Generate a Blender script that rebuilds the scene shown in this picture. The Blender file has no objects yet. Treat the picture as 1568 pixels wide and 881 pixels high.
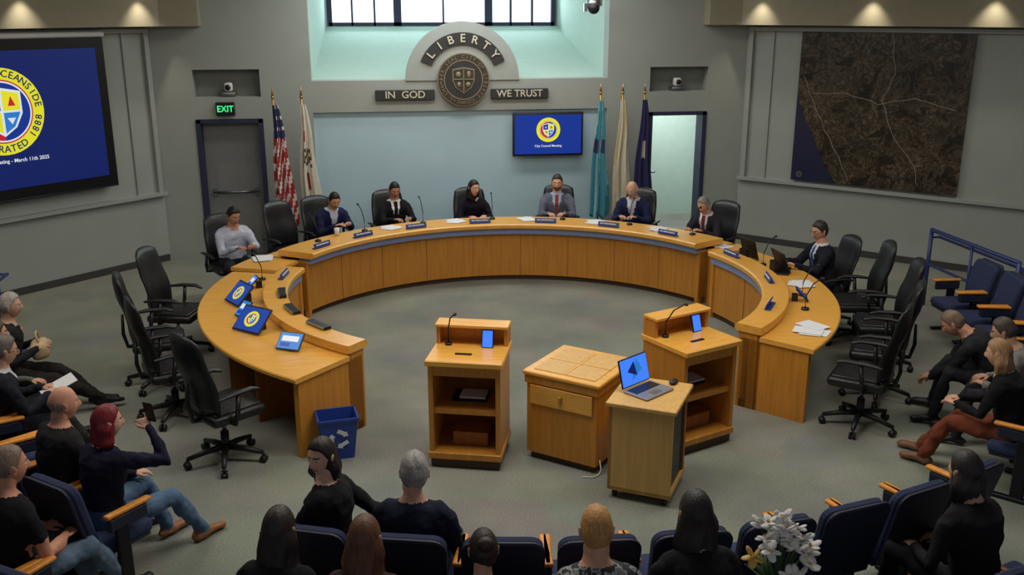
import bpy, bmesh, math, random
import numpy as np
from mathutils import Vector as V, Matrix, Euler
random.seed(4)
D=bpy.data; SC=bpy.context.scene; COL=SC.collection
rad=math.radians; pi=math.pi
SC.view_settings.view_transform='Standard'
SC.view_settings.look='None'
SC.view_settings.exposure=0
# ------------------------------------------------------------------ materials
MATS={}
def s2l(c): return tuple(((x/255.)/12.92 if x/255.<=.04045 else ((x/255.+.055)/1.055)**2.4) for x in c)
def mat(name,rgb,rough=.6,metal=0,kind=None,scale=8,amt=.15,bump=0,emit=0,spec=.5):
    m=D.materials.new(name); m.use_nodes=True; nt=m.node_tree; b=nt.nodes['Principled BSDF']
    c=s2l(rgb); b.inputs['Base Color'].default_value=(*c,1); b.inputs['Roughness'].default_value=rough
    b.inputs['Metallic'].default_value=metal; b.inputs['Specular IOR Level'].default_value=spec
    if emit:
        b.inputs['Emission Color'].default_value=(*c,1); b.inputs['Emission Strength'].default_value=emit
    tc=nt.nodes.new('ShaderNodeTexCoord'); mp=nt.nodes.new('ShaderNodeMapping'); nt.links.new(tc.outputs['Object'],mp.inputs[0])
    nz=nt.nodes.new('ShaderNodeTexNoise'); nz.inputs['Scale'].default_value=scale; nz.inputs['Detail'].default_value=5
    nt.links.new(mp.outputs[0],nz.inputs['Vector'])
    if kind=='woodv': mp.inputs['Scale'].default_value=(9,9,.7)
    if kind=='woodh': mp.inputs['Scale'].default_value=(1.2,9,9)
    if kind=='hair': mp.inputs['Scale'].default_value=(1,1,.12)
    if amt:
        rp=nt.nodes.new('ShaderNodeValToRGB'); rp.color_ramp.elements[0].position=.3; rp.color_ramp.elements[1].position=.7
        rp.color_ramp.elements[0].color=(*[x*(1-amt) for x in c],1); rp.color_ramp.elements[1].color=(*[min(1,x*(1+amt)) for x in c],1)
        nt.links.new(nz.outputs['Fac'],rp.inputs[0]); nt.links.new(rp.outputs[0],b.inputs['Base Color'])
    if bump:
        bp=nt.nodes.new('ShaderNodeBump'); bp.inputs['Strength'].default_value=bump; bp.inputs['Distance'].default_value=.02 if kind!='hair' else .004
        nt.links.new(nz.outputs['Fac'],bp.inputs['Height']); nt.links.new(bp.outputs[0],b.inputs['Normal'])
    MATS[name]=m; return m
def emi(name,rgb,st=1.0):
    m=D.materials.new(name); m.use_nodes=True; nt=m.node_tree; b=nt.nodes['Principled BSDF']
    c=s2l(rgb); b.inputs['Base Color'].default_value=(*[x*.3 for x in c],1); b.inputs['Roughness'].default_value=.4
    b.inputs['Emission Color'].default_value=(*c,1); b.inputs['Emission Strength'].default_value=st
    MATS[name]=m
mat('wall_paint',(160,166,160),.85,amt=.03,scale=3)
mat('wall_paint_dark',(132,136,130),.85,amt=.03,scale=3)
mat('band_paint',(160,164,158),.8,amt=.03)
mat('panel_paint',(180,208,220),.8,amt=.03,scale=2)
mat('alcove_paint',(178,200,190),.85,amt=.03)
mat('soffit_paint',(160,154,134),.85,amt=.03)
mat('ceiling_paint',(170,170,165),.9,amt=.02)
mat('trim_grey',(158,162,158),.6,amt=.03)
mat('base_dark',(60,60,60),.7,amt=.05)
mat('wood_top',(232,172,76),.28,kind='woodh',amt=.10,scale=3)
mat('wood_face',(198,134,50),.36,kind='woodv',amt=.14,scale=3)
mat('wood_pale',(212,168,96),.45,kind='woodv',amt=.10,scale=3)
mat('wood_in',(156,98,36),.5,kind='woodv',amt=.15,scale=3)
mat('wood_arm',(230,150,54),.4,kind='woodh',amt=.1,scale=3)
mat('kick',(70,50,30),.6,amt=.1)
mat('seam',(120,76,26),.6,amt=.05)
mat('stripe_blue',(134,156,204),.4,amt=.05)
mat('black_plastic',(24,24,26),.45,amt=.1)
mat('black_leather',(26,27,30),.38,amt=.2,bump=.15,scale=20)
mat('dark_metal',(45,46,50),.35,metal=.7,amt=.1)
mat('steel',(150,152,156),.3,metal=.9,amt=.05)
mat('gold',(190,150,70),.35,metal=.8,amt=.05)
mat('bronze',(74,66,56),.5,metal=.3,amt=.15)
mat('bronze_lt',(150,138,112),.45,metal=.4,amt=.1)
mat('letters',(206,200,176),.5,amt=.03)
mat('plate_dark',(52,50,50),.5,amt=.1)
mat('navy_fabric',(42,52,86),.9,amt=.25,scale=60,bump=.1)
mat('navy_shell',(30,36,58),.6,amt=.1)
mat('rail_blue',(44,56,112),.4,amt=.05)
mat('bin_blue',(36,66,150),.45,amt=.05)
mat('white_plastic',(225,225,225),.5,amt=.02)
mat('paper',(226,228,232),.8,amt=.02)
mat('plate_blue',(40,66,140),.4,amt=.04)
mat('door_grey',(126,128,126),.6,amt=.04)
mat('door_frame',(42,46,74),.5,amt=.05)
mat('door_white',(190,200,196),.5,amt=.03)
mat('ocean',(30,34,66),.4,amt=.08)
mat('road_pale',(150,142,128),.5,amt=.1)
mat('silver_lap',(150,150,158),.35,metal=.5,amt=.03)
mat('beige_bag',(196,168,128),.7,amt=.2,scale=12)
mat('leaf',(54,84,44),.6,amt=.2)
mat('petal_white',(235,232,228),.6,amt=.04)
mat('petal_lilac',(186,166,206),.6,amt=.1)
mat('petal_yellow',(220,180,90),.6,amt=.1)
emi('e_win',(225,240,250),2.6)
emi('e_blue',(14,52,150),.75); emi('e_navy',(12,32,100),.75); emi('e_yellow',(226,222,40),.85); emi('e_white',(220,226,230),.85)
emi('e_red',(190,30,50),.85); emi('e_cyan',(40,120,200),.9); emi('e_green',(40,230,120),1.6); emi('e_black',(5,6,12),.4)
emi('e_screen',(60,120,235),1.1); emi('e_tab',(22,60,150),1.0); emi('e_lamp',(255,240,210),6)
for n,c in dict(us_red=(160,36,42),us_white=(215,208,200),us_blue=(40,46,88),teal=(60,130,150),teal_lt=(120,180,190),tan=(190,178,140),navyf=(34,36,80),cal_white=(205,200,184),cal_red=(150,50,40),olive=(90,80,50)).items():
    mat('f_'+n,c,.8,amt=.08)
def carpet():
    m=D.materials.new('carpet'); m.use_nodes=True; nt=m.node_tree; b=nt.nodes['Principled BSDF']; b.inputs['Roughness'].default_value=.95; b.inputs['Specular IOR Level'].default_value=.1
    tc=nt.nodes.new('ShaderNodeTexCoord')
    n1=nt.nodes.new('ShaderNodeTexNoise'); n1.inputs['Scale'].default_value=1.1; n1.inputs['Detail'].default_value=3
    n2=nt.nodes.new('ShaderNodeTexNoise'); n2.inputs['Scale'].default_value=60; n2.inputs['Detail'].default_value=5
    n3=nt.nodes.new('ShaderNodeTexVoronoi'); n3.inputs['Scale'].default_value=1.6; n3.distance='CHEBYCHEV'
    for n in (n1,n2,n3): nt.links.new(tc.outputs['Object'],n.inputs['Vector'])
    r1=nt.nodes.new('ShaderNodeValToRGB'); r1.color_ramp.elements[0].position=.35; r1.color_ramp.elements[1].position=.65
    r1.color_ramp.elements[0].color=(*s2l((134,138,130)),1); r1.color_ramp.elements[1].color=(*s2l((154,156,144)),1)
    r2=nt.nodes.new('ShaderNodeValToRGB'); r2.color_ramp.elements[0].position=.3; r2.color_ramp.elements[0].color=(.55,.55,.55,1); r2.color_ramp.elements[1].position=.7
    mx=nt.nodes.new('ShaderNodeMixRGB'); mx.blend_type='MULTIPLY'; mx.inputs[0].default_value=.6
    mx2=nt.nodes.new('ShaderNodeMixRGB'); mx2.blend_type='MULTIPLY'; mx2.inputs[0].default_value=.09
    nt.links.new(n2.outputs['Fac'],r2.inputs[0])
    nt.links.new(n1.outputs['Fac'],r1.inputs[0]); nt.links.new(r1.outputs[0],mx.inputs[1]); nt.links.new(r2.outputs[0],mx.inputs[2])
    nt.links.new(mx.outputs[0],mx2.inputs[1]); nt.links.new(n3.outputs['Color'],mx2.inputs[2]); nt.links.new(mx2.outputs[0],b.inputs['Base Color'])
    MATS['carpet']=m
carpet()
def aerial():
    m=D.materials.new('aerial_map'); m.use_nodes=True; nt=m.node_tree; b=nt.nodes['Principled BSDF']; b.inputs['Roughness'].default_value=.3
    tc=nt.nodes.new('ShaderNodeTexCoord')
    def noise(s,d,r=.6,dist=0):
        n=nt.nodes.new('ShaderNodeTexNoise'); n.inputs['Scale'].default_value=s; n.inputs['Detail'].default_value=d; n.inputs['Roughness'].default_value=r; n.inputs['Distortion'].default_value=dist; nt.links.new(tc.outputs['Object'],n.inputs['Vector']); return n
    n1=noise(3.4,12,.72,.9); n2=noise(24,8,.85); n3=noise(1.7,3)
    def ramp(src,els):
        r=nt.nodes.new('ShaderNodeValToRGB'); e=r.color_ramp.elements
        while len(e)>1: e.remove(e[-1])
        e[0].position=els[0][0]; e[0].color=(*s2l(els[0][1]),1)
        for p,c in els[1:]: x=e.new(p); x.color=(*s2l(c),1)
        nt.links.new(src,r.inputs[0]); return r
    ra=ramp(n1.outputs['Fac'],[(.34,(40,42,36)),(.44,(66,60,52)),(.485,(104,92,80)),(.5,(150,136,120)),(.515,(92,82,72)),(.58,(70,68,62)),(.62,(128,114,100)),(.64,(84,76,66)),(.74,(120,112,104))])
    rb=ramp(n2.outputs['Fac'],[(.38,(80,80,80)),(.5,(180,178,172)),(.6,(255,255,252))])
    rc=ramp(n3.outputs['Fac'],[(.4,(175,178,168)),(.6,(255,248,238))])
    def mix(bt,f,a,c): x=nt.nodes.new('ShaderNodeMixRGB'); x.blend_type=bt; x.inputs[0].default_value=f; nt.links.new(a,x.inputs[1]); nt.links.new(c,x.inputs[2]); return x.outputs[0]
    o=mix('MULTIPLY',.85,ra.outputs[0],rb.outputs[0]); o=mix('MULTIPLY',.8,o,rc.outputs[0]); nt.links.new(o,b.inputs['Base Color']); MATS['aerial_map']=m
aerial()
def floral():
    m=D.materials.new('floral_cloth'); m.use_nodes=True; nt=m.node_tree; b=nt.nodes['Principled BSDF']; b.inputs['Roughness'].default_value=.85
    tc=nt.nodes.new('ShaderNodeTexCoord'); v=nt.nodes.new('ShaderNodeTexNoise'); v.inputs['Scale'].default_value=22; v.inputs['Detail'].default_value=3; nt.links.new(tc.outputs['Object'],v.inputs['Vector'])
    r=nt.nodes.new('ShaderNodeValToRGB'); r.color_ramp.interpolation='CONSTANT'; e=r.color_ramp.elements; e[0].color=(*s2l((46,48,54)),1); e[1].position=.5; e[1].color=(*s2l((170,170,168)),1); x=e.new(.57); x.color=(*s2l((104,108,112)),1)
    nt.links.new(v.outputs['Fac'],r.inputs[0]); nt.links.new(r.outputs[0],b.inputs['Base Color']); MATS['floral_cloth']=m
floral()
def gm(prefix,rgb,rough=.85,**k):
    n='%s_%d_%d_%d'%(prefix,*rgb)
    if n not in MATS: mat(n,rgb,rough,**k)
    return n
def cloth(rgb):
    if isinstance(rgb,str): return rgb
    return gm('cloth',rgb,.9,amt=.18,scale=9,bump=.6,spec=.25)
def skin(rgb): return gm('skin',rgb,.55,amt=.06,scale=25,spec=.35)
def hairm(rgb): return gm('hair',rgb,.5,amt=.35,scale=120,bump=.7,kind='hair')
# ------------------------------------------------------------------ mesh builder
def frame(t,up=V((0,0,1))):
    t=t.normalized(); 
    if abs(t.dot(up))>.98: up=V((0,1,0))
    u=t.cross(up).normalized(); v=u.cross(t).normalized(); return u,v
class MB:
    def __init__(s): s.v=[];s.f=[];s.m=[];s.s=[]
    def add(s,vs,fs,m,sm=False):
        o=len(s.v); s.v+= [tuple(x) for x in vs]
        for f in fs: s.f.append(tuple(i+o for i in f)); s.m.append(m); s.s.append(sm)
    def box(s,c,sz,m,rot=None,bev=0,seg=2):
        bm=bmesh.new(); bmesh.ops.create_cube(bm,size=1)
        for v in bm.verts: v.co=V((v.co.x*sz[0],v.co.y*sz[1],v.co.z*sz[2]))
        if bev: bmesh.ops.bevel(bm,geom=bm.edges[:],offset=bev,segments=seg,affect='EDGES',profile=.5)
        R=Euler(rot).to_matrix() if rot else Matrix.Identity(3)
        bm.verts.index_update()
        s.add([R@v.co+V(c) for v in bm.verts],[[v.index for v in f.verts] for f in bm.faces],m,bool(bev) and seg>1); bm.free()
    def loft(s,rings,m,n=16,sm=True,cap=True):
        vs=[];fs=[]
        for c,u,v in rings:
            for i in range(n):
                a=2*pi*i/n; vs.append(c+u*math.cos(a)+v*math.sin(a))
        for k in range(len(rings)-1):
            for i in range(n):
                j=(i+1)%n; fs.append((k*n+i,k*n+j,(k+1)*n+j,(k+1)*n+i))
        if cap: fs.append(tuple(range(n))[::-1]); fs.append(tuple((len(rings)-1)*n+i for i in range(n)))
        s.add(vs,fs,m,sm)
    def tube(s,pts,rs,m,n=8,rcap=False,flat=1.0,up=V((0,0,1))):
        pts=[V(p) for p in pts]
        if not isinstance(rs,(list,tuple)): rs=[rs]*len(pts)
        R=[]
        for i,p in enumerate(pts):
            t=(pts[min(i+1,len(pts)-1)]-pts[max(i-1,0)])
            u,v=frame(t,up); r=rs[i]
            if rcap and i==0:
                for a in (80,55,28): R.append((p-t.normalized()*r*math.sin(rad(a)),u*r*math.cos(rad(a)),v*r*math.cos(rad(a))*flat))
            R.append((p,u*r,v*r*flat))
            if rcap and i==len(pts)-1:
                for a in (28,55,80): R.append((p+t.normalized()*r*math.sin(rad(a)),u*r*math.cos(rad(a)),v*r*math.cos(rad(a))*flat))
        s.loft(R,m,n)
    def cyl(s,p0,p1,r,m,r1=None,n=16):
        p0=V(p0);p1=V(p1);u,v=frame(p1-p0);r1=r if r1 is None else r1
        s.loft([(p0,u*r,v*r),(p1,u*r1,v*r1)],m,n)
    def ell(s,c,r,m,rot=None,nu=16,nv=10):
        R=Euler(rot).to_matrix() if rot else Matrix.Identity(3); c=V(c)
        vs=[c+R@V((0,0,r[2]))];fs=[]
        for k in range(1,nv):
            t=pi*k/nv
            for i in range(nu): a=2*pi*i/nu; vs.append(c+R@V((r[0]*math.sin(t)*math.cos(a),r[1]*math.sin(t)*math.sin(a),r[2]*math.cos(t))))
        vs.append(c+R@V((0,0,-r[2])))
        for i in range(nu): fs.append((0,1+i,1+(i+1)%nu))
        for k in range(nv-2):
            for i in range(nu): a=1+k*nu+i;b=1+k*nu+(i+1)%nu; fs.append((a,a+nu,b+nu,b))
        L=len(vs)-1
        for i in range(nu): fs.append((L,1+(nv-2)*nu+(i+1)%nu,1+(nv-2)*nu+i))
        s.add(vs,fs,m,True)
    def arc(s,prof,a0,a1,m,c=(0,0),n=40,sm=False):
        k=len(prof);vs=[];fs=[]
        for j in range(n+1):
            a=rad(a0+(a1-a0)*j/n)
            for r,z in prof: vs.append((c[0]+r*math.cos(a),c[1]+r*math.sin(a),z))
        for j in range(n):
            for i in range(k):
                q=(i+1)%k; fs.append((j*k+i,j*k+q,(j+1)*k+q,(j+1)*k+i))
        fs.append(tuple(range(k))[::-1]); fs.append(tuple(n*k+i for i in range(k)))
        s.add(vs,fs,m,sm)
    def arcbox(s,r0,r1,z0,z1,a0,a1,m,c=(0,0),n=40): s.arc([(r0,z0),(r1,z0),(r1,z1),(r0,z1)],a0,a1,m,c,n)
    def poly(s,pts,m,th=0,d=V((0,1,0))):
        n=len(pts);pts=[V(p) for p in pts]
        if th:
            vs=pts+[p+d*th for p in pts]; fs=[tuple(range(n)),tuple(range(2*n-1,n-1,-1))]+[(i,(i+1)%n,n+(i+1)%n,n+i) for i in range(n)]
            s.add(vs,fs,m)
        else: s.add(pts,[tuple(range(n))],m)
    def disc(s,cx,cz,R,y,m,n=40,a0=0,a1=360,r0=0,th=0):
        if r0==0 and a1-a0==360: s.poly([(cx+R*math.cos(2*pi*i/n),y,cz+R*math.sin(2*pi*i/n)) for i in range(n)],m,th)
        else:
            vs=[];fs=[]
            for i in range(n+1):
                a=rad(a0+(a1-a0)*i/n)
                for r in (r0,R):
                    for yy in (y,y+th): vs.append((cx+r*math.cos(a),yy,cz+r*math.sin(a)))
            for i in range(n):
                b=i*4
                fs.append((b,b+2,b+6,b+4))
                if th: fs+= [(b+1,b+5,b+7,b+3),(b+2,b+3,b+7,b+6),(b,b+4,b+5,b+1)]
            s.add(vs,fs,m)
    def mesh(s,name):
        me=D.meshes.new(name); me.from_pydata(s.v,[],s.f); names=[]
        for x in s.m:
            if x not in names: names.append(x)
        for x in names: me.materials.append(MATS[x])
        me.polygons.foreach_set('material_index',[names.index(x) for x in s.m]); me.polygons.foreach_set('use_smooth',s.s)
        bm=bmesh.new(); bm.from_mesh(me); bmesh.ops.recalc_face_normals(bm,faces=bm.faces[:]); bm.to_mesh(me); bm.free()
        me.update(); return me
    def obj(s,name,loc=(0,0,0),rz=0,parent=None,rot=None):
        return link(name,s.mesh(name),loc,rz,parent,rot)
def link(name,data,loc=(0,0,0),rz=0,parent=None,rot=None):
    o=D.objects.new(name,data); COL.objects.link(o); o.location=loc; o.rotation_euler=rot if rot else (0,0,rad(rz)); 
    if parent: o.parent=parent
    return o
def empty(name,loc=(0,0,0),rz=0,parent=None):
    e=link(name,None,loc,rz,parent); e.empty_display_size=.1; return e
def text(body,size,m,loc,rot,parent=None,name='lettering',ext=.004,sx=1):
    cu=D.curves.new(name,'FONT'); cu.body=body; cu.size=size; cu.align_x='CENTER'; cu.align_y='CENTER'; cu.extrude=ext; cu.resolution_u=3; cu.offset=size*.012
    cu.materials.append(MATS[m]); o=D.objects.new(name,cu); COL.objects.link(o); o.location=loc; o.rotation_euler=rot; o.scale=(sx,1,1)
    if parent: o.parent=parent
    return o
# ------------------------------------------------------------------ room shell
S2=math.sqrt(.5)
m=MB(); m.box((0,-2,-.05),(26,24,.1),'carpet'); m.obj('floor')
def wallbox(m,x0,x1,z0,z1,y0,y1,mt): m.box(((x0+x1)/2,(y0+y1)/2,(z0+z1)/2),(x1-x0,y1-y0,z1-z0),mt)
m=MB(); W='wall_paint'
CE=4.7
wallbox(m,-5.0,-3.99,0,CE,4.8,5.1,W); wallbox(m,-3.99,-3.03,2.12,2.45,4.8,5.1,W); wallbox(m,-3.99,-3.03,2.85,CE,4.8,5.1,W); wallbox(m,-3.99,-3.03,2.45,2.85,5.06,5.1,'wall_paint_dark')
wallbox(m,-3.03,-2.28,0,CE,4.8,5.1,W); wallbox(m,-2.28,2.28,0,2.2,4.86,5.1,'panel_paint'); wallbox(m,-2.28,2.28,2.2,2.67,4.8,5.1,'band_paint')
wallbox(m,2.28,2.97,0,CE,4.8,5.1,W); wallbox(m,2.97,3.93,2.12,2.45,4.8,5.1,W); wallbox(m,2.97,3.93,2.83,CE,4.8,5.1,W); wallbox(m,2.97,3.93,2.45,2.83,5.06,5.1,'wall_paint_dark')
wallbox(m,3.93,5.0,0,CE,4.8,5.1,W)
m.disc(0,2.66,.87,4.78,'band_paint',n=48,a0=0,a1=180,r0=.001,th=.14)
m.obj('wall_back')
m=MB(); al='alcove_paint'
m.add([(-2.3,4.95,2.6),(2.3,4.95,2.6),(2.1,8.0,3.42),(-2.1,8.0,3.42)],[(0,1,2,3)],al)
m.add([(-2.3,4.95,2.6),(-2.1,8,3.42),(-2.1,8,4.8),(-2.3,4.95,4.8)],[(0,1,2,3)],al)
m.add([(2.3,4.95,2.6),(2.1,8,3.42),(2.1,8,4.8),(2.3,4.95,4.8)],[(0,1,2,3)],al)
m.add([(-2.3,4.95,4.8),(2.3,4.95,4.8),(2.1,8,4.8),(-2.1,8,4.8)],[(0,1,2,3)],al)
wallbox(m,-2.1,2.1,4.45,4.8,7.98,8.1,al)
m.obj('wall_alcove')
m=MB()
m.box((0,8.06,3.95),(4.1,.02,1.1),'e_win')
fr='door_frame'
for x,w in ((-2.04,.09),(2.04,.09),(-.83,.14),(.83,.14),(-1.64,.035),(-1.24,.035),(1.24,.035),(1.64,.035),(0,.03)): m.box((x,8.0,3.95),(w,.08,1.1),fr)
for z,h in ((3.44,.07),(4.46,.07)): m.box((0,8.0,z),(4.1,.08,h),fr)
m.obj('window_1')
for sgn,nm in ((-1,'left'),(1,'right')):
    m=MB(); L=8.0
    def wp(sv,off,z): return V((sgn*(4.55+sv*S2)-sgn*off*S2, 4.8-sv*S2-off*S2, z))
    def wb(s0,s1,o0,o1,z0,z1,mt):
        c=wp((s0+s1)/2,(o0+o1)/2,(z0+z1)/2); m.box(c,(s1-s0,abs(o1-o0),z1-z0),mt,rot=(0,0,-sgn*pi/4))
    wb(-.3,L,-.2,0,0,CE,'wall_paint'); m.obj('wall_'+nm)
    m=MB(); wb(.02,L,0,.02,0,.1,'base_dark'); m.obj('baseboard_'+nm)
    m=MB(); wb(.0,L,0,.10,1.02,1.07,'trim_grey'); wb(.05,.12,0,.07,1.07,3.44,'trim_grey'); wb(.05,L,0,.08,3.38,3.44,'trim_grey'); wb(.42,.45,0,.03,1.07,3.38,'trim_grey'); m.obj('trim_wall_panel_'+nm)
    m=MB(); wb(-.25,L,0,.35,3.47,CE,'soffit_paint'); m.box((sgn*4.45,4.68,(3.47+CE)/2),(1.3,.3,CE-3.47),'soffit_paint'); m.obj('trim_soffit_'+nm)
    x=sgn*(4.55+L*S2); m=MB(); m.box((x+sgn*.1,4.8-L*S2-5.2,CE/2),(.2,10.6,CE),'wall_paint'); m.obj('wall_side_'+nm)
    for k,sv in enumerate((.35,2.0,3.6)):
        p=wp(sv,.50,4.0); e=empty('ceiling_downlight',p); mm=MB(); mm.cyl((0,0,.0),(0,0,.68),.05,'trim_grey'); mm.cyl((0,0,-.005),(0,0,0.0),.04,'e_lamp'); mm.obj('can',parent=e)
        l=D.lights.new('downlight_lamp','SPOT'); l.energy=38; l.spot_size=rad(80); l.spot_blend=.9; l.color=(1,.88,.68); l.shadow_soft_size=.03
        lo=D.objects.new('lamp',l); COL.objects.link(lo); lo.parent=e; lo.location=(0,0,-.02)
m=MB(); m.box((0,-2.5,CE+.05),(22,15.0,.1),'ceiling_paint'); m.obj('ceiling')
e=MB(); e.box((-3.51,5.0,1.05),(.86,.05,2.08),'door_grey'); 
for x in (-3.965,-3.055): e.box((x,4.93,1.06),(.07,.3,2.12),'door_frame')
e.box((-3.51,4.93,2.10),(.96,.3,.06),'door_frame'); e.cyl((-3.85,4.95,1.0),(-3.17,4.95,1.0),.018,'steel'); e.box((-3.82,4.96,1.0),(.05,.05,.12),'steel'); e.box((-3.2,4.96,1.0),(.05,.05,.12),'steel')
e.obj('door_1')
e=MB()
for x in (3.0,3.9): e.box((x,4.93,1.06),(.07,.3,2.12),'door_frame')
e.box((3.45,4.93,2.10),(.96,.3,.06),'door_frame')
a=rad(68); c=V((3.04,5.12,1.04)); 
e.box(c+V((math.cos(a)*.42,math.sin(a)*.42,0)),(.84,.045,2.06),'door_white',rot=(0,0,a)); 
e.box(c+V((math.cos(a)*.5+.03,math.sin(a)*.5-.01,.35)),(.16,.03,.8),'stripe_blue',rot=(0,0,a)); e.cyl(c+V((math.cos(a)*.78+.02,math.sin(a)*.78,-.05)),c+V((math.cos(a)*.78+.1,math.sin(a)*.78-.03,-.05)),.02,'steel')
e.obj('door_2')
m=MB(); wallbox(m,2.5,5.2,0,2.6,6.9,7.0,'alcove_paint'); wallbox(m,2.4,2.5,0,2.6,5.1,7.0,'alcove_paint'); wallbox(m,5.2,5.3,0,2.6,5.1,7.0,'alcove_paint'); wallbox(m,2.4,5.3,2.6,2.7,5.1,7.0,'alcove_paint'); m.obj('wall_hallway')
l=D.lights.new('hallway_lamp','AREA'); l.energy=45; l.size=1.0; lo=D.objects.new('hallway_lamp',l); COL.objects.link(lo); lo.location=(3.8,5.9,2.55)
root=empty('liberty_seal_sign',(0,4.77,0))
m=MB()
m.disc(0,2.67,.70,-.02,'plate_dark',n=40,a0=24,a1=156,r0=.52,th=.03)
m.disc(0,2.67,.40,-.05,'bronze_lt',th=.06); m.disc(0,2.67,.385,-.056,'bronze',th=.02); m.disc(0,2.67,.30,-.062,'bronze_lt',n=48,r0=.285,a0=0,a1=359.9,th=.02); m.disc(0,2.67,.285,-.06,'plate_dark',th=.01)
sh=[(-.17,2.83),(0,2.86),(.17,2.83),(.17,2.66),(.12,2.55),(0,2.46),(-.12,2.55),(-.17,2.66)]
m.poly([(x,-.07,z) for x,z in sh],'bronze_lt',.015); m.poly([(x*.9,-.076,2.67+(z-2.67)*.9) for x,z in sh],'bronze',.01)
m.box((0,-.08,2.66),(.015,.012,.34),'bronze_lt'); m.box((0,-.08,2.68),(.3,.012,.015),'bronze_lt'); m.ell((-.08,-.08,2.75),(.04,.01,.04),'bronze_lt'); m.ell((.08,-.08,2.75),(.03,.01,.05),'bronze_lt'); m.ell((.07,-.08,2.6),(.035,.01,.035),'bronze_lt'); m.ell((-.07,-.08,2.6),(.03,.01,.04),'bronze_lt')
for x in (-.89,.875): m.box((x,-.005,2.45),(.90,.04,.155),'plate_dark',bev=.008,seg=1)
m.obj('seal',parent=root)
for i,ch in enumerate('LIBERTY'):
    a=rad(90+ (3-i)*17.5); text(ch,.17,'letters',(.61*math.cos(a),-.03,2.67+.61*math.sin(a)),(pi/2,-(a-pi/2),0),root)
seal_txt='CITY OF LIBERTY COUNCIL CHAMBER SEAL '
for i,ch in enumerate(seal_txt):
    a=rad(90-i*360/len(seal_txt)); text(ch,.07,'bronze_lt',(.34*math.cos(a),-.062,2.67+.34*math.sin(a)),(pi/2,-(a-pi/2),0),root)
text('IN  GOD',.15,'letters',(-.89,-.03,2.45),(pi/2,0,0),root,sx=1.05); text('WE TRUST',.15,'letters',(.875,-.03,2.45),(pi/2,0,0),root)
def logo(m,cx,cz,R,y):
    d=.0015
    m.disc(cx,cz,R,y,'e_yellow'); m.disc(cx,cz,R*.73,y-d,'e_red'); m.disc(cx,cz,R*.70,y-2*d,'e_white'); m.disc(cx,cz,R*.66,y-3*d,'e_blue',n=40,a0=-90,a1=90,r0=.001); m.disc(cx,cz,R*.66,y-3*d,'e_red',n=40,a0=90,a1=270,r0=.001)
    s=R*.5
    def q(p,mt,k): m.poly([(cx+x*s,y-k*d,cz+z*s) for x,z in p],mt)
    q([(-.95,.9),(0,1.1),(.95,.9),(.95,-.1),(.6,-.75),(0,-1.15),(-.6,-.75),(-.95,-.1)],'e_white',4)
    q([(-.85,.8),(-.06,.97),(-.06,.05),(-.85,.05)],'e_blue',5); q([(.06,.97),(.85,.8),(.85,.05),(.06,.05)],'e_yellow',5)
    q([(-.85,-.05),(-.06,-.05),(-.06,-1.0),(-.52,-.7)],'e_yellow',5); q([(.06,-.05),(.85,-.05),(.52,-.7),(.06,-1.0)],'e_cyan',5)
    q([(-.6,.3),(-.45,.7),(-.3,.3)],'e_yellow',6); q([(.3,.25),(.45,.7),(.65,.25)],'e_red',6); q([(.2,-.3),(.6,-.3),(.4,-.6)],'e_white',6); q([(-.5,-.25),(-.2,-.25),(-.25,-.6)],'e_blue',6)
root=empty('wall_television',(1.32,4.70,1.82)); m=MB(); m.box((0,.03,0),(1.12,.06,.68),'black_plastic',bev=.01); m.box((0,-.002,0),(1.06,.006,.61),'e_blue'); logo(m,0,.07,.19,-.008); m.box((0,.09,0),(.3,.08,.3),'dark_metal')
m.obj('screen',parent=root); text('City Council Meeting',.05,'e_white',(0,-.01,-.18),(pi/2,0,0),root,ext=.001)
def onwall(sgn,sv,off,z): return (sgn*(4.55+sv*S2)-sgn*off*S2, 4.8-sv*S2-off*S2, z)
root=empty('projection_screen',onwall(-1,2.25,.14,0),45)
m=MB(); m.box((0,0,2.34),(2.86,.03,2.06),'e_black'); m.box((0,-.02,2.33),(2.6,.01,1.74),'e_navy'); logo(m,-.07,2.45,.55,-.03); m.cyl((-1.45,0,3.38),(1.45,0,3.38),.04,'white_plastic'); m.cyl((-1.43,0,1.31),(1.43,0,1.31),.018,'black_plastic'); m.obj('screen',parent=root)
def ring(tx,a0,a1,R,inward):
    for i,ch in enumerate(tx):
        a=a0+(a1-a0)*i/(len(tx)-1); ar=rad(a); text(ch,.125,'e_navy',(-.07+R*math.cos(ar),-.042,2.45+R*math.sin(ar)),(pi/2,-(ar-pi/2)+(pi if inward else 0),0),root,ext=.001)
ring('CITY OF OCEANSIDE',172,8,.475,False); ring('INCORPORATED 1888',192,348,.475,True)
text('City Council Meeting - March 11th 2025',.068,'e_white',(-.09,-.03,1.82),(pi/2,0,0),root,ext=.001)
root=empty('aerial_map_poster',onwall(1,2.13,.05,0),-45)
m=MB(); m.box((0,0,2.24),(2.46,.03,2.27),'aerial_map')
cs=[(-1.23,2.42),(-1.2,2.33),(-1.13,2.2),(-1.08,2.05),(-.98,1.9),(-.9,1.7),(-.8,1.55),(-.72,1.38),(-.6,1.22),(-.52,1.105),(-1.23,1.105)]
m.poly([(x,-.02,z) for x,z in cs],'ocean'); m.disc(-1.1,1.2,.045,-.024,'silver_lap',n=20); m.disc(-1.1,1.2,.035,-.026,'bronze',n=20)
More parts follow.
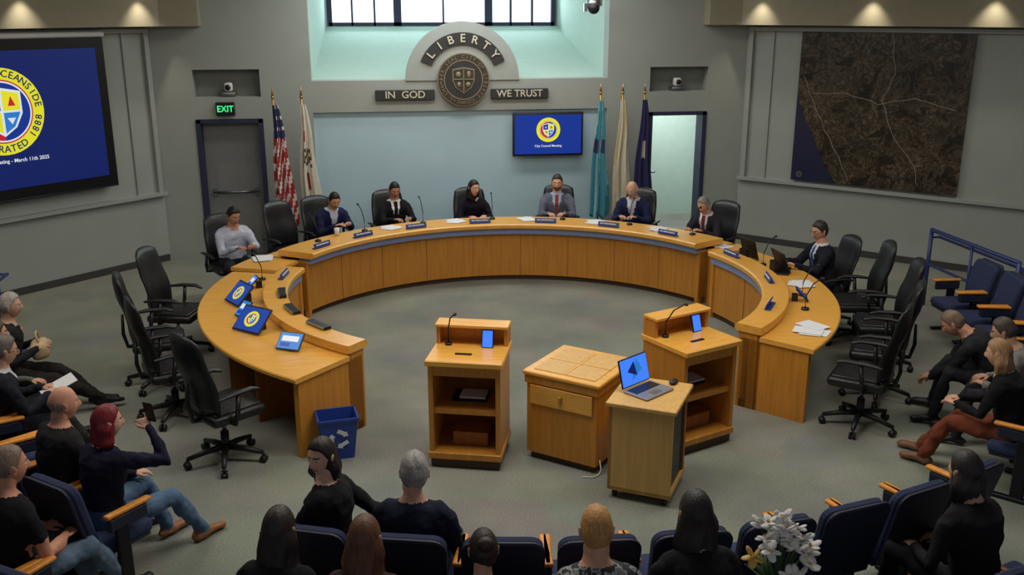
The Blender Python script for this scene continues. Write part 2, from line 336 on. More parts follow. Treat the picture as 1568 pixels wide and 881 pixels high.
for road in ([(-1.15,2.7),(-.95,2.3),(-.75,1.9),(-.5,1.5),(-.3,1.11)],[(-1.0,2.45),(-.5,2.5),(0,2.35),(.5,2.45),(1.22,2.3)],[(.1,3.36),(.2,2.8),(.05,2.4),(.25,1.9),(.6,1.5),(.7,1.11)]):
    P=[]; 
    for i in range(len(road)-1):
        for j in range(5):
            t=j/5; P.append((road[i][0]*(1-t)+road[i+1][0]*t+.012*math.sin(i*3+j*1.7),road[i][1]*(1-t)+road[i+1][1]*t+.012*math.cos(i*2+j)))
    for a_,b_ in zip(P,P[1:]):
        dx,dz=b_[0]-a_[0],b_[1]-a_[1]; n_=math.hypot(dx,dz); ox,oz=-dz/n_*.004,dx/n_*.004
        m.poly([(a_[0]-ox,-.0165,a_[1]-oz),(b_[0]-ox,-.0165,b_[1]-oz),(b_[0]+ox,-.0165,b_[1]+oz),(a_[0]+ox,-.0165,a_[1]+oz)],'road_pale')
m.obj('map',parent=root)
root=empty('exit_sign',(-3.55,4.76,2.28)); m=MB(); m.box((0,0,0),(.27,.05,.2),'plate_dark',bev=.005,seg=1); m.box((0,-.027,0),(.25,.004,.18),'e_black'); m.obj('housing',parent=root); text('EXIT',.13,'e_green',(0,-.032,0),(pi/2,0,0),root,ext=.002,sx=.9)
for x in (-3.5,3.45):
    m=MB(); m.box((0,0,.04),(.2,.2,.06),'steel',bev=.01); m.box((0,-.02,.14),(.12,.14,.13),'white_plastic',bev=.03); m.cyl((0,-.09,.14),(0,-.12,.14),.04,'black_plastic'); m.obj('ptz_camera',(x,4.93,2.45))
m=MB(); m.cyl((0,0,.18),(0,0,1.02),.03,'steel'); m.ell((0,0,.1),(.11,.11,.11),'steel'); m.ell((0,-.03,.04),(.09,.09,.09),'black_plastic'); m.box((-.12,0,.05),(.05,.05,.12),'steel'); m.box((.1,0,.12),(.06,.06,.1),'steel'); m.obj('dome_camera',(1.95,4.5,3.68))
def flag(name,x,side,fn,y=4.42):
    root=empty(name,(x,y,0)); m=MB()
    m.cyl((0,0,0),(0,0,.03),.14,'gold'); m.cyl((0,0,.03),(0,0,.08),.05,'gold'); m.cyl((0,0,0),(0,0,2.45),.014,'gold',n=10); m.ell((0,0,2.47),(.025,.025,.025),'gold'); m.cyl((0,0,2.48),(0,0,2.62),.02,'gold',r1=.002,n=8)
    N=56;K=34;vs=[]
    for k in range(K+1):
        t=k/K; z=2.36-1.75*t; w=.03+.085*min(1,t*1.3)**.9; cx=side*(.04+.10*t)+.012*math.sin(t*9)
        for i in range(N):
            a=2*pi*i/N; r=w*(1+.30*math.sin(6*a+2.5*t)+.12*math.sin(13*a+3*t))
            vs.append((cx+r*math.cos(a),-.02+.75*r*math.sin(a),z-.10*abs(math.sin(a*2))*t))
    for k in range(K):
        for i in range(N):
            j=(i+1)%N; m.add([vs[k*N+i],vs[k*N+j],vs[(k+1)*N+j],vs[(k+1)*N+i]],[(0,1,2,3)],fn(k/K,i/N),True)
    m.add([vs[K*N+i] for i in range(N)],[tuple(range(N))],fn(1,0))
    m.obj('flag_cloth',parent=root)
def f_us(t,a):
    if t<.26: return 'f_us_white' if (int(t*34)%3==0 and int(a*56)%5==0) else 'f_us_blue'
    return 'f_us_red' if (t*1.9+a*3.0)*4%1>.42 else 'f_us_white'
flag('american_flag',-2.83,.8,f_us)
flag('california_flag',-2.42,.5,lambda t,a:'f_cal_red' if (t>.9 or (.2<t<.28 and .6<a<.7)) else ('f_olive' if .34<t<.5 and .6<a<.85 and int(t*40+a*30)%3 else ('f_cal_red' if .55<t<.7 and .7<a<.78 else 'f_cal_white')))
flag('teal_flag',2.08,0,lambda t,a:'f_teal_lt' if int((a*6+t)*2)%3==0 else ('f_us_blue' if .3<t<.42 else 'f_teal'))
flag('city_flag',2.43,0,lambda t,a:'f_cal_white' if int((a*5+t*1.5)*2)%2 else 'f_tan')
flag('navy_flag',2.78,0,lambda t,a:'f_cal_white' if (.35<t<.5 and .68<a<.8) else 'f_navyf')
# ------------------------------------------------------------------ dais
c=(.1,0); A0,A1=27,147.5
m=MB()
m.arcbox(2.92,3.0,0,.09,A0,A1,'kick',c,60); m.arcbox(2.88,2.98,.07,.70,A0,A1,'wood_face',c,60)
m.arcbox(2.80,2.98,.69,.765,A0+.3,A1-.3,'stripe_blue',c,60)
m.arc([(2.76,.765),(2.73,.785),(2.73,.825),(2.75,.84),(3.25,.84),(3.25,.765)],A0-.6,A1+.6,'wood_top',c,60)
m.arcbox(2.86,2.88,.66,.69,A0,A1,'wood_face',c,60)
m.arcbox(3.2,3.24,0,.77,A0,A1,'wood_in',c,60)
m.arcbox(3.24,3.48,.70,.74,A0,A1,'wood_top',c,60)
for a in (A0,A1):
    s_=1 if a==A0 else -1
    m.arcbox(2.86,3.48,0,.72,a,a+s_*1.0,'wood_face',c,1)
for i in range(1,9):
    a=A0+(A1-A0)*i/9; m.arcbox(2.876,2.89,.08,.68,a-.05,a+.05,'seam',c,1)
m.arcbox(2.95,3.55,.70,.74,A1+1,A1+10.5,'wood_top',c,8); m.arcbox(2.98,3.02,0,.70,A1+1,A1+10.3,'wood_face',c,8); m.arcbox(2.98,3.5,0,.70,A1+9.9,A1+10.4,'wood_face',c,1)
m.arcbox(2.95,3.5,.70,.74,A0-5.5,A0-1,'wood_top',c,8); m.arcbox(2.98,3.02,0,.70,A0-5.4,A0-1,'wood_face',c,8); m.arcbox(2.98,3.45,0,.70,A0-5.4,A0-5,'wood_face',c,1)
m.obj('council_dais')
def wing(name,c,r0,r1,ro,a0,a1,endlow):
    m=MB()
    m.arcbox(r0+.07,r0+.14,0,.08,a0,a1,'kick',c); m.arcbox(r0+.05,r0+.14,.07,.70,a0,a1,'wood_face',c); m.arcbox(r0+.02,r0+.14,.69,.765,a0+.3,a1-.3,'stripe_blue',c)
    m.arc([(r0+.01,.765),(r0-.01,.785),(r0-.01,.825),(r0+.01,.84),(r1,.84),(r1,.765)],a0-.4,a1+.4,'wood_top',c)
    m.arcbox(r1-.04,r1-.005,.0,.77,a0,a1,'wood_face',c)
    m.arc([(r1-.01,.70),(ro-.01,.70),(ro,.71),(ro,.735),(ro-.01,.745),(r1-.01,.745)],a0-.4,a1+.4,'wood_top',c)
    for a,s_ in ((a0,1),(a1,-1)): m.arcbox(r0+.05,ro-.05,0,.705,a,a+s_*1.0,'wood_face',c,1); m.arcbox(r0+.03,r1-.005,.0,.80,a,a+s_*1.2,'wood_face',c,1)
    for k in range(1,4):
        a=a0+(a1-a0)*k/4; m.arcbox(r0+.046,r0+.06,.08,.68,a-.07,a+.07,'seam',c,1); m.arcbox(r1,ro-.25,.0,.70,a-.3,a+.3,'wood_in',c,1)
    return m.obj(name)
wing('staff_desk',(0,0),2.44,2.68,3.34,161,228,1)
wing('staff_desk',(.2,0),2.52,2.78,3.3,-48.5,18.5,1)
# ------------------------------------------------------------------ lecterns
def lectern(rz,x,y):
    m=MB(); w,d=.60,.54; f='wood_face'
    m.box((0,0,.05),(w-.02,d-.02,.08),'kick'); m.box((0,0,.115),(w+.02,d+.03,.06),f,bev=.006,seg=1)
    for sx in (-1,1): m.box((sx*(w/2-.02),0,.52),(.04,d,.78),f)
    m.box((0,d/2-.02,.52),(w-.08,.03,.78),'wood_in'); m.box((0,0.01,.50),(w-.08,d-.04,.04),f); m.box((0,0,.86),(w-.08,d-.02,.08),f)
    m.box((0,-.01,.94),(w+.04,d+.06,.05),'wood_top',bev=.008,seg=1)
    m.box((0,d/2-.02,1.03),(w+.02,.03,.2),f); m.box((0,d/2-.09,1.135),(w+.03,.18,.03),'wood_top',bev=.006,seg=1)
    for sx in (-1,1): m.box((sx*(w/2-.01),d/2-.08,1.03),(.03,.15,.19),f)
    m.box((.02,.0,.21),(.3,.24,.12),'wood_in',bev=.004,seg=1); m.box((0,.05,.535),(.3,.22,.03),'dark_metal',bev=.004,seg=1); m.box((.03,.03,.558),(.22,.18,.016),'paper')
    m.cyl((-.2,.1,.965),(-.2,.1,.985),.03,'black_plastic'); m.tube([(-.2,.1,.98),(-.2,.1,1.1),(-.17,.04,1.22),(-.12,-.03,1.28)],.006,'black_plastic'); m.ell((-.11,-.045,1.285),(.014,.022,.014),'black_plastic')
    m.box((.14,.09,1.04),(.10,.02,.16),'black_plastic',rot=(-.3,0,0),bev=.005,seg=1); m.box((.14,.079,1.04),(.085,.004,.14),'e_screen',rot=(-.3,0,0))
    m.box((-.03,-.12,.968),(.14,.03,.01),'black_plastic')
    return m.obj('lectern',(x,y,0),rz)
lectern(-17,-.77,-2.60); lectern(23,1.17,-2.56)
m=MB(); w,d,h=.68,.70,.80; f='wood_face'
m.box((0,0,.04),(w-.08,d-.08,.08),'kick'); m.box((0,0,.38),(w-.02,d-.02,.64),f,bev=.006,seg=1); m.box((0,0,.735),(w+.01,d+.01,.08),f,bev=.004,seg=1); m.box((0,0,.785),(w+.04,d+.04,.035),'wood_top',bev=.008,seg=1)
for sx in (-1,1):
    for sy in (-1,1): m.box((sx*.15,sy*.155,.805),(.27,.28,.006),'wood_pale')
m.box((0,0,.805),(.02,.58,.008),'wood_top'); m.box((0,0,.806),(.58,.02,.008),'wood_top')
m.box((0,-d/2,.60),(w-.1,.015,.17),'wood_top',bev=.004,seg=1); m.box((-.0,-d/2-.015,.60),(.03,.02,.06),'gold',bev=.004,seg=1)
m.tube([(.345,-.30,.12),(.37,-.32,.05),(.36,-.34,.01),(.34,-.40,.008),(.26,-.44,.008)],.005,'white_plastic')
m.obj('document_table',(.17,-2.66,0),-40)
root=empty('laptop_cart',(.56,-3.40,0),-31); m=MB(); w,d,h=.50,.56,.82
m.box((-w/2+.0125,0,.43),(.025,d,.70),'wood_pale'); m.box((0,-d/2+.0125,.43),(w,.025,.70),'wood_pale'); m.box((w/2-.02,d/2-.05,.43),(.025,.06,.70),'wood_in'); m.box((w/2-.03,0,.43),(.01,d-.1,.68),'black_plastic'); m.box((0,d/2-.02,.43),(w-.05,.02,.7),'wood_pale')
m.box((0,0,.09),(w,d,.03),'wood_pale'); m.box((0,0,.80),(w+.05,d+.06,.035),'wood_pale',bev=.006,seg=1)
for sx in (-1,1):
    for sy in (-1,1): m.cyl((sx*.2-.015,sy*.22,.035),(sx*.2+.015,sy*.22,.035),.035,'black_plastic'); m.box((sx*.2,sy*.22,.065),(.04,.05,.03),'dark_metal')
m.obj('cart',parent=root)
e=empty('laptop',(.50,-3.35,.8185),35); m=MB(); m.box((.03,-.05,.01),(.34,.24,.016),'silver_lap',bev=.005,seg=1); m.box((.03,0.0,.019),(.29,.10,.002),'dark_metal'); m.box((.03,-.115,.019),(.1,.06,.002),'steel')
m.obj('base',parent=e)
m=MB(); m.box((0,0,.125),(.34,.012,.23),'black_plastic',bev=.004,seg=1); m.box((0,-.008,.125),(.32,.003,.21),'e_screen'); m.poly([(-.05,-.011,.05),(.03,-.011,.22),(.09,-.011,.12)],'e_cyan'); m.poly([(-.09,-.0115,.13),(.0,-.0115,.2),(.02,-.0115,.08)],'e_navy')
m.obj('lid',(.03,.075,.015),parent=e,rot=(-.25,0,0))
m=MB(); m.ell((0,0,.016),(.032,.055,.018),'black_plastic'); m.obj('computer_mouse',(.80,-3.24,.8185),-40)
def bin_():
    m=MB()
    b=[(-.125,-.09),(.125,-.09),(.125,.09),(-.125,.09)]; t=[(-.165,-.13),(.165,-.13),(.165,.13),(-.165,.13)]
    vs=[(x,y,0) for x,y in b]+[(x,y,.38) for x,y in t]+[(x*.96,y*.95,.38) for x,y in t]+[(x*.95,y*.94,.015) for x,y in b]
    fs=[(0,1,2,3)]+[(i,(i+1)%4,4+(i+1)%4,4+i) for i in range(4)]+[(4+i,4+(i+1)%4,8+(i+1)%4,8+i) for i in range(4)]+[(8+i,8+(i+1)%4,12+(i+1)%4,12+i) for i in range(4)]+[(12,13,14,15)]
    m.add(vs,fs,'bin_blue')
    for s_ in (-1,1): m.box((0,s_*.132,.372),(.35,.014,.022),'bin_blue'); m.box((s_*.168,0,.372),(.014,.27,.022),'bin_blue')
    for k in range(3):
        a=rad(90+120*k); ca,sa=math.cos(a),math.sin(a)
        pts=[(-.05,.045),(.02,.045),(.02,.03),(.055,.062),(.02,.095),(.02,.08),(-.05,.08)]
        m.poly([(x*ca-y*sa, -.122-.105*(x*sa+y*ca), .20+(x*sa+y*ca)) for x,y in pts],'white_plastic',.004)
    return m
bin_().obj('recycling_bin',(-1.90,-2.42,0),8)
# ------------------------------------------------------------------ chairs
def office_chair_mesh():
    m=MB(); L='black_leather';P='black_plastic'
    for k in range(5):
        a=rad(90+72*k+20); c_,s_=math.cos(a),math.sin(a)
        m.tube([(0,0,.13),(c_*.16,s_*.16,.115),(c_*.31,s_*.31,.085)],[.03,.024,.018],P,8)
        for o in (-.018,.018): m.cyl((c_*.31-s_*o-s_*.008,s_*.31+c_*o+c_*.008,.03),(c_*.31-s_*o+s_*.008,s_*.31+c_*o-c_*.008,.03),.03,P,n=12)
        m.cyl((c_*.31,s_*.31,.03),(c_*.31,s_*.31,.085),.01,P,n=6)
    m.cyl((0,0,.1),(0,0,.26),.033,P); m.cyl((0,0,.26),(0,0,.40),.018,'steel'); m.box((0,-.02,.405),(.2,.26,.04),P,bev=.01)
    m.box((0,.02,.455),(.50,.48,.085),L,bev=.035,seg=3); m.box((0,.02,.50),(.44,.42,.03),L,bev=.014,seg=2)
    nz,nx=10,10
    def bp(u,t):
        w=.245*(1-.10*t**2)*(0.93+.07*math.sin(pi*t)); x=u*w
        zz=.50+.66*t; 
        if t>.85: zz-=.05*(abs(u)**3)*((t-.85)/.15)
        y=-.215-.10*t+.06*u*u*(1-.3*t)+.03*math.sin(pi*min(1,t*1.6))
        return V((x,y,zz))
    vs=[];fs=[]
    for k in range(nz+1):
        for i in range(nx+1):
            p=bp(-1+2*i/nx,k/nz); th=.035*(1-abs(-1+2*i/nx)**4)*(1-abs(2*k/nz-1)**6)+.008
            vs.append(p+V((0,th,0))); 
    o=len(vs)
    for k in range(nz+1):
        for i in range(nx+1):
            p=bp(-1+2*i/nx,k/nz); th=.025*(1-abs(-1+2*i/nx)**4)*(1-abs(2*k/nz-1)**6)+.01
            vs.append(p-V((0,th,0)))
    W=nx+1
    for k in range(nz):
        for i in range(nx):
            a=k*W+i; fs+=[(a,a+1,a+W+1,a+W),(o+a,o+a+W,o+a+W+1,o+a+1)]
    for i in range(nx): fs+=[(i,o+i,o+i+1,i+1),(nz*W+i,nz*W+i+1,o+nz*W+i+1,o+nz*W+i)]
    for k in range(nz): fs+=[(k*W,(k+1)*W,o+(k+1)*W,o+k*W),(k*W+nx,o+k*W+nx,o+(k+1)*W+nx,(k+1)*W+nx)]
    m.add(vs,fs,L,True)
    m.tube([(0,-.12,.41),(0,-.26,.43),(0,-.29,.56),(0,-.28,.75)],[.03,.03,.028,.02],P,8,flat=.6)
    for s_ in (-1,1):
        m.tube([(s_*.2,-.06,.42),(s_*.29,-.06,.43),(s_*.305,-.04,.52),(s_*.295,-.02,.66)],[.018,.02,.02,.018],P,8)
        m.tube([(s_*.295,-.18,.665),(s_*.295,-.05,.68),(s_*.29,.10,.68),(s_*.28,.16,.66)],[.022,.032,.032,.024],P,10,rcap=True,flat=.55)
    me=m.mesh('office_chair'); me.transform(Matrix.Scale(1.05,4)); return me
OC=office_chair_mesh()
def chair(x,y,ang,sz=1): o=link('office_chair',OC,(x,y,0),ang-90); o.scale=(1,1,sz); return o
for x,y,a,sz in ((-3.68,.42,-14,1),(-3.72,-.50,12,1),(-3.42,-1.36,22,1),(-2.84,-2.38,38,1),(3.92,-.42,165,1),(3.80,-1.18,160,1),(3.36,-1.92,148,1),(2.84,-2.56,140,1),(-2.62,3.25,-50,.92)): chair(x,y,a,sz)
def theater_mesh():
    m=MB(); Fb='navy_fabric'
    m.box((0,.0,.385),(.45,.44,.10),Fb,bev=.04,seg=3); m.box((0,.0,.33),(.42,.40,.03),'navy_shell',bev=.01,seg=1)
    R=Euler((rad(14),0,0)).to_matrix()
    def panel(w,h,th,y0,mt,r):
        pts=[]
        for (cx,cz,a0) in ((w/2-r,h-r,0),(-w/2+r,h-r,90)):
            for k in range(6): a=rad(a0+18*k); pts.append((cx+r*math.cos(a),cz+r*math.sin(a)))
        pts+=[(-w/2*.92,0),(w/2*.92,0)]
        n=len(pts); rings=[(.96,-0.0),(1.0,th*.25),(1.0,th*.7),(.92,th)]
        vs=[];fs=[]
        for s_,yy in rings:
            for x,z in pts: vs.append(R@V((x*s_,y0+yy,(z-h/2)*s_+h/2))+V((0,-.22,.36)))
        for k in range(len(rings)-1):
            for i in range(n): fs.append((k*n+i,k*n+(i+1)%n,(k+1)*n+(i+1)%n,(k+1)*n+i))
        fs.append(tuple(range(n))); fs.append(tuple((len(rings)-1)*n+i for i in range(n)))
        m.add(vs,fs,mt,False)
    panel(.47,.56,.03,-.035,'navy_shell',.08); panel(.45,.54,.07,-.005,Fb,.07)
    for s_ in (-1,1):
        m.box((s_*.253,-.03,.02),(.05,.34,.03),'dark_metal',bev=.005,seg=1); m.box((s_*.253,-.05,.31),(.035,.10,.58),'dark_metal',bev=.01,seg=1); m.box((s_*.253,.0,.55),(.04,.30,.10),'navy_shell',bev=.015,seg=1)
        m.box((s_*.253,.01,.615),(.055,.34,.03),'wood_arm',bev=.012,seg=2)
    return m.mesh('theater_seat')
TS=theater_mesh()
def polar(r,a): return (r*math.cos(rad(a)),r*math.sin(rad(a)))
ROW1=[-129.5,-135.6,-141.4,-146.6,-151.5,-157.2,-162.4,-167.6,-173.5, -111,-105.1,-99.5,-94,-88.5,-83,-77.5,-72,-66.5, -4,-10,-16,-22,-27.7,-33.2,-39.8,-48.0]
ROW2=[-123.5,-128.8,-134,-139.3,-144.6,-149.8,-111,-105.7,-100.4,-95.2,-90,-84.8,-79.6,-74.4,-69.2,-42,-47.3,-52.5]
for a in ROW1: x,y=polar(5.22 if a not in(-129.5,-135.6) else 5.32,a); link('theater_seat',TS,(x,y,0),a+180-90)
for a in ROW2: x,y=polar(6.10,a); link('theater_seat',TS,(x,y,0),a+180-90)
def rail(x,y0,y1,nm='guard_rail'):
    m=MB(); r=.026
    for z in (1.0,.55): m.tube([(x,y0,z),(x,y1,z)],r if z==1 else .018,'rail_blue',10,rcap=True)
    for y in (y0,y1,(y0+y1)/2): m.cyl((x,y,0),(x,y,1.0),.026 if y!=(y0+y1)/2 else .018,'rail_blue')
    m.tube([(x+.12,y0,.9),(x+.12,y1,.9)],.018,'rail_blue',10,rcap=True)
    for y in (y0,y1): m.tube([(x,y,.9),(x+.12,y,.9)],.014,'rail_blue')
    m.obj(nm)
rail(5.56,.84,-.85); rail(-5.62,.80,-.9)
# ------------------------------------------------------------------ people
def smooth01(x): x=max(0,min(1,x)); return x*x*(3-2*x)
def head_pt(d):
    x,y,z=d; X=.077*x; Y=.096*y; Z=.120*z
    if z<0:
        X*=1-.30*(-z)**1.6; 
        if y<0: Y*=1-.42*(-z)**1.2
        else: Y*=1+.04*(-z)
    if y>.3: Y*=1-.05*smooth01((y-.3)/.5)
    if z>0 and y<0: Y*=1.06
    P=V((X,Y,Z))
    if y>.2:
        fz=smooth01((.012-Z+.02)/.045)*smooth01((Z+.042)/.012)
        P.y+=.024*math.exp(-(X/.011)**2)*fz
        P.y+=.005*math.exp(-((abs(X)-.010)/.008)**2-((Z+.028)/.01)**2)
        P.y-=.010*math.exp(-((abs(X)-.031)/.014)**2-((Z-.006)/.012)**2)
        P.y+=.006*math.exp(-((Z-.028)/.010)**2)*math.exp(-((abs(X)-.025)/.03)**2)
        P.y+=.006*math.exp(-(X/.022)**2-((Z+.060)/.009)**2)
        P.y+=.008*math.exp(-(X/.02)**2-((Z+.100)/.014)**2)
    return P
def sph(nu,nv):
    vs=[(0,0,1)];fs=[]
    for k in range(1,nv):
        t=pi*k/nv
        for i in range(nu): a=2*pi*i/nu+pi/2; vs.append((math.sin(t)*math.cos(a),math.sin(t)*math.sin(a),math.cos(t)))
    vs.append((0,0,-1))
    for i in range(nu): fs.append((0,1+i,1+(i+1)%nu))
    for k in range(nv-2):
        for i in range(nu): a=1+k*nu+i;b=1+k*nu+(i+1)%nu; fs.append((a,a+nu,b+nu,b))
    L=len(vs)-1
    for i in range(nu): fs.append((L,1+(nv-2)*nu+(i+1)%nu,1+(nv-2)*nu+i))
    return vs,fs
SV,SF=sph(56,44)
for n,c_ in (('t_skin',(200,150,120)),('t_lip',(150,80,75)),('t_brow',(40,30,25)),('t_eye',(230,228,222)),('t_iris',(40,28,20)),('t_beard',(60,50,45))): mat(n,c_,amt=0)
def head_template():
    m=MB(); P=[head_pt(v) for v in SV]
    for f in SF:
        c_=sum((P[i] for i in f),V())/len(f); mt='t_skin'
        if c_.y>.04:
            if abs(c_.z+.060)<.0075 and abs(c_.x)<.024: mt='t_lip'
            elif abs(c_.z-(.031-.12*max(0,abs(c_.x)-.03)))<.0055 and .012<abs(c_.x)<.048: mt='t_brow'
        if mt=='t_skin' and c_.z<-.030 and c_.y>-.005 and not(abs(c_.x)<.02 and c_.z>-.04) and (c_.z<-.042 or abs(c_.x)>.05) : mt='t_beard'
        m.add([P[i] for i in f],[tuple(range(len(f)))],mt,True)
    for s_ in (-1,1):
        m.ell((s_*.031,.073,.006),(.0125,.011,.0085),'t_eye',nu=12,nv=8); m.ell((s_*.031,.0805,.006),(.0055,.0045,.0055),'t_iris',nu=10,nv=6)
        m.ell((s_*.079,-.004,-.004),(.009,.019,.031),'t_skin',rot=(.15,s_*.2,s_*-.35),nu=12,nv=10); m.ell((s_*.083,.002,-.022),(.006,.010,.012),'t_skin',nu=8,nv=6)
    me=m.mesh('head_template')
    bm=bmesh.new(); bm.from_mesh(me); bmesh.ops.remove_doubles(bm,verts=bm.verts[:],dist=.00005); bmesh.ops.recalc_face_normals(bm,faces=bm.faces[:]); bm.to_mesh(me); bm.free()
    return me
HEAD=head_template(); HSLOT=[x.name for x in HEAD.materials]
def hair_mesh(kind,seed=0):
    m=MB(); vs=[]
    L={'long':.36,'shoulder':.22}.get(kind,0)
    for d in SV:
        x,y,z=d; P=head_pt((x,min(y,.9) if y>.9 else y,z))
        ph=math.atan2(x,-y)
        if y>0: T=-.15+.78*smooth01(y/.75)
        else: T=-.15-.45*smooth01(-y/.7)
        if kind in('long','shoulder','bun'): T-=.08*(1-abs(y)); 
        h=smooth01((z-T)/.14+.5)
        if kind=='bald': h*=smooth01((.38-z)/.2)*smooth01((.25-y)/.3)
        th={'bald':.02,'buzz':.03,'short':.07,'fluffy':.10}.get(kind,.09)
        k=.94+h*(.06+th)+(.006*math.sin(ph*9+z*5)+.004*math.sin(ph*23+z*9))*h
        if kind=='fluffy': k+=.02*h*math.sin(ph*5+z*6)
        Q=P*k
        if kind in ('short','fluffy') and z>.5: Q.z+=.006*h
        if L and z<.15 and y<.45:
            w=smooth01((.15-z)/.3)*smooth01((.45-y)/.2); hx,hy=x,y; n=math.hypot(hx,hy)+1e-6; t=(.15-z)/1.15
            rr=.096*(1+.14*math.sin(pi*t))*(1-.35*smooth01((t-.7)/.3)) if t<.97 else .02
            rr+=.004*math.sin(ph*9+t*6)+.003*math.sin(ph*17+t*8)+.002*math.sin(ph*31)
            G=V((hx/n*rr+.006*math.sin(t*11),hy/n*rr*.85-.012,.02-L*t)); Q=Q.lerp(G,w)
        vs.append(Q)
    m.add(vs,SF,'t_brow',True)
    if kind=='bun': m.ell((0,-.10,.08),(.05,.045,.045),'t_brow'); 
    return m.mesh('hair_'+kind)
HAIR={}
def hand_template(curl):
    m=MB()
    m.tube([(0,-.02,0),(0,.01,0),(0,.045,0),(0,.082,-.003)],[.026,.032,.040,.038],'t_skin',14,rcap=False,flat=.42)
    for i,(x,l,a) in enumerate(((.030,.070,3),(.010,.080,1),(-.011,.074,-2),(-.031,.058,-7))):
        p=V((x,.074,-.002)); pts=[V((x*.85,.045,0)),p]; ang=.12; rs=[.0095,.0095]
        for j,f in enumerate((.45,.30,.25)):
            ang+=curl*(.7 if j==0 else 1.0); d=V((math.sin(rad(-a))*-1*math.cos(ang),math.cos(ang),-math.sin(ang))); p=p+d*l*f; pts.append(p); rs.append(.0090-.0009*(j+1))
        m.tube(pts,rs,'t_skin',8,rcap=True)
    m.tube([(.018,.012,-.004),(.040,.034,-.010),(.052,.058,-.018),(.052,.080,-.024)],[.015,.013,.0105,.0085],'t_skin',8,rcap=True)
    me=m.mesh('hand_tmp'); o=link('hand_tmp',me); md=o.modifiers.new('r','REMESH'); md.mode='VOXEL'; md.voxel_size=.0034; md.use_smooth_shade=True; sm=o.modifiers.new('s','SMOOTH'); sm.factor=.5; sm.iterations=2
    bpy.context.view_layer.update(); dg=bpy.context.evaluated_depsgraph_get(); nm=D.meshes.new_from_object(o.evaluated_get(dg)); D.objects.remove(o)
    nm.name='hand'; nm.materials.clear(); nm.materials.append(MATS['t_skin'])
    for p in nm.polygons: p.use_smooth=True; p.material_index=0
    mm=nm.copy(); mm.transform(Matrix.Scale(-1,4,V((1,0,0)))); mm.flip_normals()
    return nm,mm
HANDS={'relax':hand_template(.38),'flat':hand_template(.14),'grip':hand_template(.75)}
FOLD=D.textures.new('cloth_folds','CLOUDS'); FOLD.noise_scale=.10; FOLD.noise_depth=2
def ik(a,t,l1,l2,pole):
    d=t-a; L=d.length; mx=(l1+l2)*.985
    if L>mx: d=d*(mx/L); L=mx; t=a+d
    x=(l1*l1-l2*l2+L*L)/(2*L); h=math.sqrt(max(0,l1*l1-x*x)); dn=d.normalized(); p=(pole-dn*pole.dot(dn)); p=p.normalized() if p.length>1e-5 else V((0,0,-1))
    return a+dn*x+p*h,t
